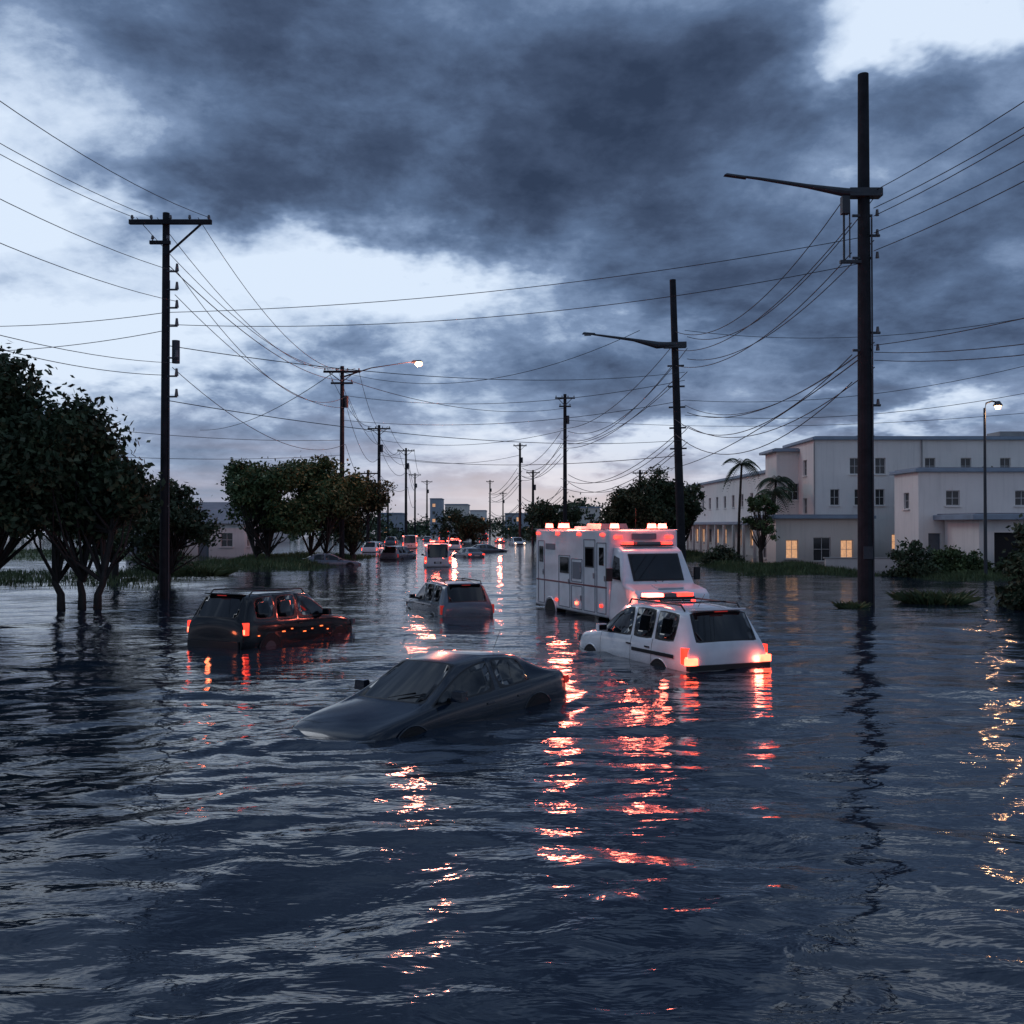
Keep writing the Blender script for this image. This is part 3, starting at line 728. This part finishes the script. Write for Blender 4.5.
def tree(name,X,Y,h,R,trunks=1,seed=0,leaf=.13,ncl=260,per=90,mat=None,crown0=.3,spread=1.,elong=(1,1),sigk=.085):
    rg=np.random.default_rng(seed); e=empty(name,(X,Y,-.5)); b=MB(); mat=mat or M_leaf
    hh=h+.5; zc=hh*(1+crown0)/2; rzc=hh*(1-crown0)/2
    lobes=[]
    for i in range(9):
        t=rg.uniform(0,2*math.pi); q=rg.uniform(.25,.72)
        lobes.append((math.cos(t)*R*q*elong[0],math.sin(t)*R*q*elong[1],zc+rg.uniform(-.55,.62)*rzc,R*rg.uniform(.28,.5)))
    lobes.append((0,0,zc+rzc*.55,R*.45))
    cen=[]
    while len(cen)<ncl:
        l=lobes[rg.integers(len(lobes))]; dv=rg.normal(size=3); dv/=np.linalg.norm(dv)
        q=rg.uniform(.45,1.08)
        p=(l[0]+dv[0]*l[3]*q,l[1]+dv[1]*l[3]*q,l[2]+dv[2]*l[3]*.8*q)
        if p[2]>hh*crown0*.85 and p[2]<hh: cen.append(p)
    cen=np.array(cen); sig=R*sigk*rg.uniform(.5,1.3,len(cen))
    v,f=leaves(cen,sig,per,leaf,rg)
    hubs=[]
    for t in range(trunks):
        bx=(t-(trunks-1)/2)*spread*.9+rg.uniform(-.2,.2); by=rg.uniform(-.3,.3)
        top=(bx*1.8+rg.uniform(-.3,.3),by*1.5,hh*(crown0+.15))
        r=.028*hh/math.sqrt(trunks)
        b.tube([(bx,by,-.4),(bx*1.05,by,hh*.12),(bx*1.3+rg.uniform(-.15,.15),by*1.2,hh*crown0*.7),top,(top[0]*1.2,top[1],hh*.72)],[r*1.35,r,r*.85,r*.6,r*.15],M_bark,9)
        hubs.append(((bx*1.3,by*1.2,hh*crown0*.72),top))
    for i in range(0,len(cen),max(1,len(cen)//70)):
        hb=hubs[rg.integers(len(hubs))]; s0=hb[rg.integers(2)]; c=cen[i]
        mid=((s0[0]*.45+c[0]*.55)+rg.uniform(-.25,.25),(s0[1]*.45+c[1]*.55)+rg.uniform(-.25,.25),(s0[2]*.6+c[2]*.4))
        r=.009*hh; b.tube([s0,mid,tuple(c)],[r,r*.55,r*.12],M_bark,5,cap=False)
    b.build('trunk_and_limbs',e,smooth=True)
    npmesh('foliage',v,f,[mat],parent=e)
    return e
tree('broadleaf_tree',-20.2,38.,9.9,4.3,1,1,.15,400,95,crown0=.24,sigk=.10)
tree('broadleaf_tree',-16.6,38.,8.3,3.1,3,2,.14,300,90,crown0=.24,spread=.7,sigk=.11)
tree('broadleaf_tree',-22.5,36,9.0,4.0,1,14,.15,260,90,crown0=.2,sigk=.10)
tree('broadleaf_tree',-19.6,56,6.2,2.6,2,3,.14,130,70,crown0=.2,sigk=.11)
tree('broadleaf_tree',-24.0,60,6.6,2.8,1,23,.14,110,70,crown0=.25)
tree('broadleaf_tree',-20.4,82,8.6,3.6,2,4,.17,200,80,mat=M_leaf2,crown0=.18,sigk=.12)
tree('broadleaf_tree',-16.4,85,9.6,3.8,2,5,.17,220,80,mat=M_leaf2,crown0=.16,sigk=.12)
tree('broadleaf_tree',-14.2,90,8.3,3.0,1,6,.17,140,70,mat=M_leaf,crown0=.16,sigk=.12)
tree('broadleaf_tree',14.2,96,8.9,3.8,2,7,.18,200,80,mat=M_leaf,crown0=.12,sigk=.11)
tree('broadleaf_tree',11.2,100,7.4,3.2,1,8,.18,140,70,mat=M_leaf,crown0=.1,sigk=.11)
tree('broadleaf_tree',16.4,99,7.6,2.6,1,9,.18,120,70,mat=M_leaf,crown0=.12)
tree('broadleaf_tree',6.0,125,6.2,4.4,1,10,.2,140,60,mat=M_leaf,crown0=.1)
tree('broadleaf_tree',-10,190,6.0,6.,1,11,.25,130,60,mat=M_leaf,crown0=.1)
tree('broadleaf_tree',19.4,77.5,6.0,1.5,1,12,.12,60,60,mat=M_leaf2,crown0=.35)
tree('broadleaf_tree',35.2,82.,8.4,2.2,1,13,.14,100,60,mat=M_leaf,crown0=.3)
tree('broadleaf_tree',39.2,82.,8.7,2.4,1,33,.14,100,60,mat=M_leaf,crown0=.3)
def bush(name,X,Y,h,R,seed,leaf=.12,ncl=60,per=80,mat=None,ex=1.):
    rg=np.random.default_rng(seed); e=empty(name,(X,Y,-.3)); cen=[]
    while len(cen)<ncl:
        p=rg.uniform(-1,1,3)
        if p[0]**2+p[1]**2+max(p[2],0)**2<1 and p[2]>-.2: cen.append((p[0]*R*ex,p[1]*R,.2+abs(p[2])*(h)))
    v,f=leaves(np.array(cen),np.full(ncl,R*.14),per,leaf,rg); npmesh('foliage',v,f,[mat or M_leaf],parent=e)
    b=MB()
    for i in range(0,ncl,3):
        c=cen[i]; b.tube([(c[0]*.3,c[1]*.3,-.5),(c[0]*.6,c[1]*.6,c[2]*.5),c],[.04,.03,.008],M_bark,5,cap=False)
    b.build('stems',e)
bush('shrub',24.9,62,2.3,1.5,1); bush('shrub',27.4,63,1.9,1.4,2,mat=M_leaf2); bush('shrub',29.6,64,1.5,1.2,3,mat=M_leaf2)
bush('shrub',20.4,38.5,3.6,1.4,4,ncl=90,per=80); bush('shrub',31.8,62,1.7,1.5,8)
bush('shrub',-24.5,70,1.6,2.2,5); bush('shrub',17,80,1.4,1.6,7)
def palm(X,Y,h,seed,L=2.6):
    rg=np.random.default_rng(seed); e=empty('palm_tree',(X,Y,-.5)); b=MB(); hh=h+.5
    b.tube([(0,0,-.3),(.1,0,hh*.5),(.35,0,hh)],[.16,.12,.10],M_bark,8); b.build('trunk',e,smooth=True)
    V=[];Fc=[]
    for i in range(22):
        t=rg.uniform(0,2*math.pi); up=rg.uniform(-.2,1.1)
        dirh=np.array([math.cos(t)+.45,math.sin(t),0]); dirh/=np.linalg.norm(dirh)
        for k in range(16):
            s_=k/15; pos=np.array([.35,0,hh])+dirh*L*s_*(.9)+np.array([0,0,L*(up*s_-1.15*s_*s_)])
            sidev=np.cross(dirh,[0,0,1.])
            for sg in (1,-1):
                ln=.75*math.sin(math.pi*min(1,s_*.85+.12))
                tip=pos+sidev*sg*ln*.7+dirh*ln*.45+np.array([0,0,-ln*.55]); w_=dirh*.05
                b0=len(V); V+= [pos-w_,pos+w_,tip+w_*.2,tip-w_*.2]; Fc.append([b0,b0+1,b0+2,b0+3])
    npmesh('fronds',np.array(V),np.array(Fc),[M_leaf],parent=e)
palm((738-512)/F*92,92,8.9,1,2.0); palm((772-512)/F*88,88,7.2,2,2.0); palm((757-512)/F*88,84,6.0,3,1.8)
rg=np.random.default_rng(77); cen=[];sg=[]
for i in range(1400):
    d=rg.uniform(200,420); px=rg.uniform(-250,1300)
    if 425<px<505: continue
    base=4.5+3.*math.sin(px*.021+1.3)+1.6*math.sin(px*.057)+rg.uniform(-1,1)
    if px<380 or px>560: base+=1.5
    base*=d/300
    z_=rg.uniform(-.5,max(1.5,base)); cen.append(((px-512)/F*d,d,z_)); sg.append(1.5)
for i in range(200):
    d=rg.uniform(420,600); px=rg.uniform(380,560); cen.append(((px-512)/F*d,d,rg.uniform(-1,5.5))); sg.append(1.6)
v,f=leaves(np.array(cen),np.array(sg),36,.6,rg); npmesh('distant_trees',v,f,[M_leaf])
# ------------------------------------------------------------------ ground, road, verges
M_ground=simple('submerged_ground',(.06,.055,.045),.9,.3,.3,.3)
g=MB(); g.quad([(-4000,-200,-.80),(4000,-200,-.80),(4000,6000,-.80),(-4000,6000,-.80)],M_ground); g.build('ground')
M_road=simple('asphalt',(.05,.05,.052),.85,.2,2,.3)
g=MB(); g.quad([(-9,-60,-.78),(10,-60,-.78),(4,500,-.78),(-12,500,-.78)],M_road); g.build('road')
def verge(name,x0,x1,y0,y1,hmax,seed,nb=9000):
    rg=np.random.default_rng(seed); nx,ny=60,60
    U,V_=np.meshgrid(np.linspace(0,1,nx),np.linspace(0,1,ny)); XX=x0+(x1-x0)*U; YY=y0+(y1-y0)*V_
    env=np.clip(np.minimum(np.minimum(U,1-U)*5,np.minimum(V_,1-V_)*5),0,1)
    def hf(XX,YY,env): return -.35+env*(hmax+.35)*(.75+.25*np.sin(XX*.9+seed)*np.cos(YY*.45))+env*.06*np.sin(XX*2.3)*np.sin(YY*1.7)
    Z=hf(XX,YY,env); v=np.stack([XX,YY,Z],-1).reshape(-1,3)
    idx=np.arange(nx*ny).reshape(ny,nx); f=np.stack([idx[:-1,:-1],idx[:-1,1:],idx[1:,1:],idx[1:,:-1]],-1).reshape(-1,4)
    e=empty(name); npmesh('soil',v,f,[M_grass],smooth=True,parent=e)
    u=rg.random(nb); w_=rg.random(nb); xb=x0+(x1-x0)*u; yb=y0+(y1-y0)*w_
    en=np.clip(np.minimum(np.minimum(u,1-u)*5,np.minimum(w_,1-w_)*5),0,1); zb=hf(xb,yb,en)
    hgt=rg.uniform(.15,.5,nb); ax=rg.normal(size=(nb,2))*.12
    c=np.stack([xb,yb,zb],-1); wv=np.stack([rg.uniform(.02,.05,nb),rg.normal(size=nb)*.02,np.zeros(nb)],-1)
    tip=c+np.stack([ax[:,0],ax[:,1],hgt],-1)
    v=np.stack([c-wv,c+wv,tip],1).reshape(-1,3); npmesh('grass_blades',v,np.arange(nb*3).reshape(-1,3),[M_grass],parent=e)
verge('grass_verge',-26,-13.2,68,104,.35,1,14000); verge('grass_verge',-40,-17.5,50,70,.0,2,8000)
verge('grass_verge',14.5,24.,62,80,.2,3,10000); verge('grass_verge',24,34,56,64,.05,4,6000); verge('grass_verge',12,21,84,125,.3,6,9000)
verge('grass_verge',-60,-28,88,125,.4,7,8000)
def tuft(X,Y,seed,n=500,R=.7,h=.8):
    rg=np.random.default_rng(seed); e=empty('grass_tuft',(X,Y,-.1))
    a=rg.uniform(0,6.28,n); r=R*np.sqrt(rg.random(n)); c=np.stack([np.cos(a)*r*1.4,np.sin(a)*r,np.zeros(n)],-1)
    wv=np.stack([np.full(n,.015),np.zeros(n),np.zeros(n)],-1); mid=c*1.15+np.stack([np.zeros(n),np.zeros(n),h*.55*rg.uniform(.5,1,n)],-1)
    tip=c*1.5+np.stack([rg.normal(size=n)*.2,rg.normal(size=n)*.2,h*rg.uniform(.4,1,n)],-1)
    v=np.stack([c-wv,c+wv,mid+wv*.7,tip],1).reshape(-1,3); npmesh('blades',v,np.arange(n*4).reshape(-1,4),[M_grass],parent=e)
tuft(*P(935,603),1,450,.8,.7); tuft(*P(852,607),2,130,.35,.4); tuft(*P(912,598),3,160,.5,.45); tuft(*P(200,575),5,500,1.2,.8)
# ------------------------------------------------------------------ water
def axis(a,lo,hi,c,n):
    t=np.linspace(np.arcsinh((lo-c)/a),np.arcsinh((hi-c)/a),n); return c+a*np.sinh(t)
xs=axis(5.,-3500,3500,0,950); ys=axis(6.,-80,5500,9,900)
XX,YY=np.meshgrid(xs,ys); dx=np.gradient(xs)[None,:]; dy=np.gradient(ys)[:,None]
Z=np.zeros_like(XX); rg=np.random.default_rng(21)
warpx=.9*np.sin(XX*.23+YY*.11)+.5*np.sin(XX*.61-YY*.37+2); warpy=.8*np.sin(XX*.17-YY*.21+1)+.4*np.sin(XX*.53+YY*.47)
NW=60
for i in range(NW):
    lam=.38*(6.5/.38)**((i+rg.random())/NW); th=rg.normal()*.55+math.pi/2+.10
    k=2*math.pi/lam; kx,ky=k*math.cos(th),k*math.sin(th)
    slope=.0265*(lam/1.1)**(.20 if lam<1.1 else -.45)
    amp=slope/k
    att=np.clip((lam/np.maximum(dx*max(abs(math.cos(th)),.2),dy*max(abs(math.sin(th)),.2))-3)/4,0,1)
    if att.max()<=0: continue
    patch=.5+.5*np.sin(XX*.13*rg.uniform(.5,2)+YY*.11*rg.uniform(.5,2)+rg.uniform(0,6))
    ph=kx*(XX+warpx)+ky*(YY+warpy)+rg.uniform(0,6.28)
    Z+=att*amp*patch*(np.sin(ph)+.25*np.cos(2*ph))
for (cx,cy,hx,hy,hl) in ((-1.28,17.15,-.62,-.785,2.3),(-6.65,28.3,.44,.9,2.2),(3.70,24.6,-.38,.925,2.4),(14.12,39.8,0,1,.01),(-2.45,37.3,-.36,.93,2.)):
    rx,ry=XX-cx,YY-cy; t=np.clip(rx*hx+ry*hy,-hl,hl); dd=np.hypot(rx-t*hx,ry-t*hy)
    ok=np.clip((.6/np.maximum(dx,dy)-2)/3,0,1)
    Z+=ok*.014*np.exp(-np.maximum(dd-.9,0)/1.6)*np.sin(dd*2*math.pi/.62+.6*np.sin(XX*2.1+YY*1.3))
v=np.stack([XX,YY,Z],-1).reshape(-1,3); ny,nx=XX.shape
idx=np.arange(nx*ny).reshape(ny,nx); f=np.stack([idx[:-1,:-1],idx[:-1,1:],idx[1:,1:],idx[1:,:-1]],-1).reshape(-1,4)
m,nt,b=newmat('flood_water'); co=objco(nt); x,y,z=sep(nt,co)
n0=noise(nt,co,.12,2,.6)
c=ramp(nt,n0,[(.3,(.006,.012,.022)),(.7,(.012,.021,.036))]); nt.links.new(c.k,b.inputs['Base Color'])
b.inputs['Roughness'].default_value=.06; b.inputs['IOR'].default_value=1.52
va=comb(nt,x*.75,y*1.6,0.0)
h1=noise(nt,va,1.6,4,.48,.4)
bn=bump(nt,h1,.5,.075); nt.links.new(bn.k,b.inputs['Normal'])
npmesh('flood_water',v,f,[m],smooth=True)
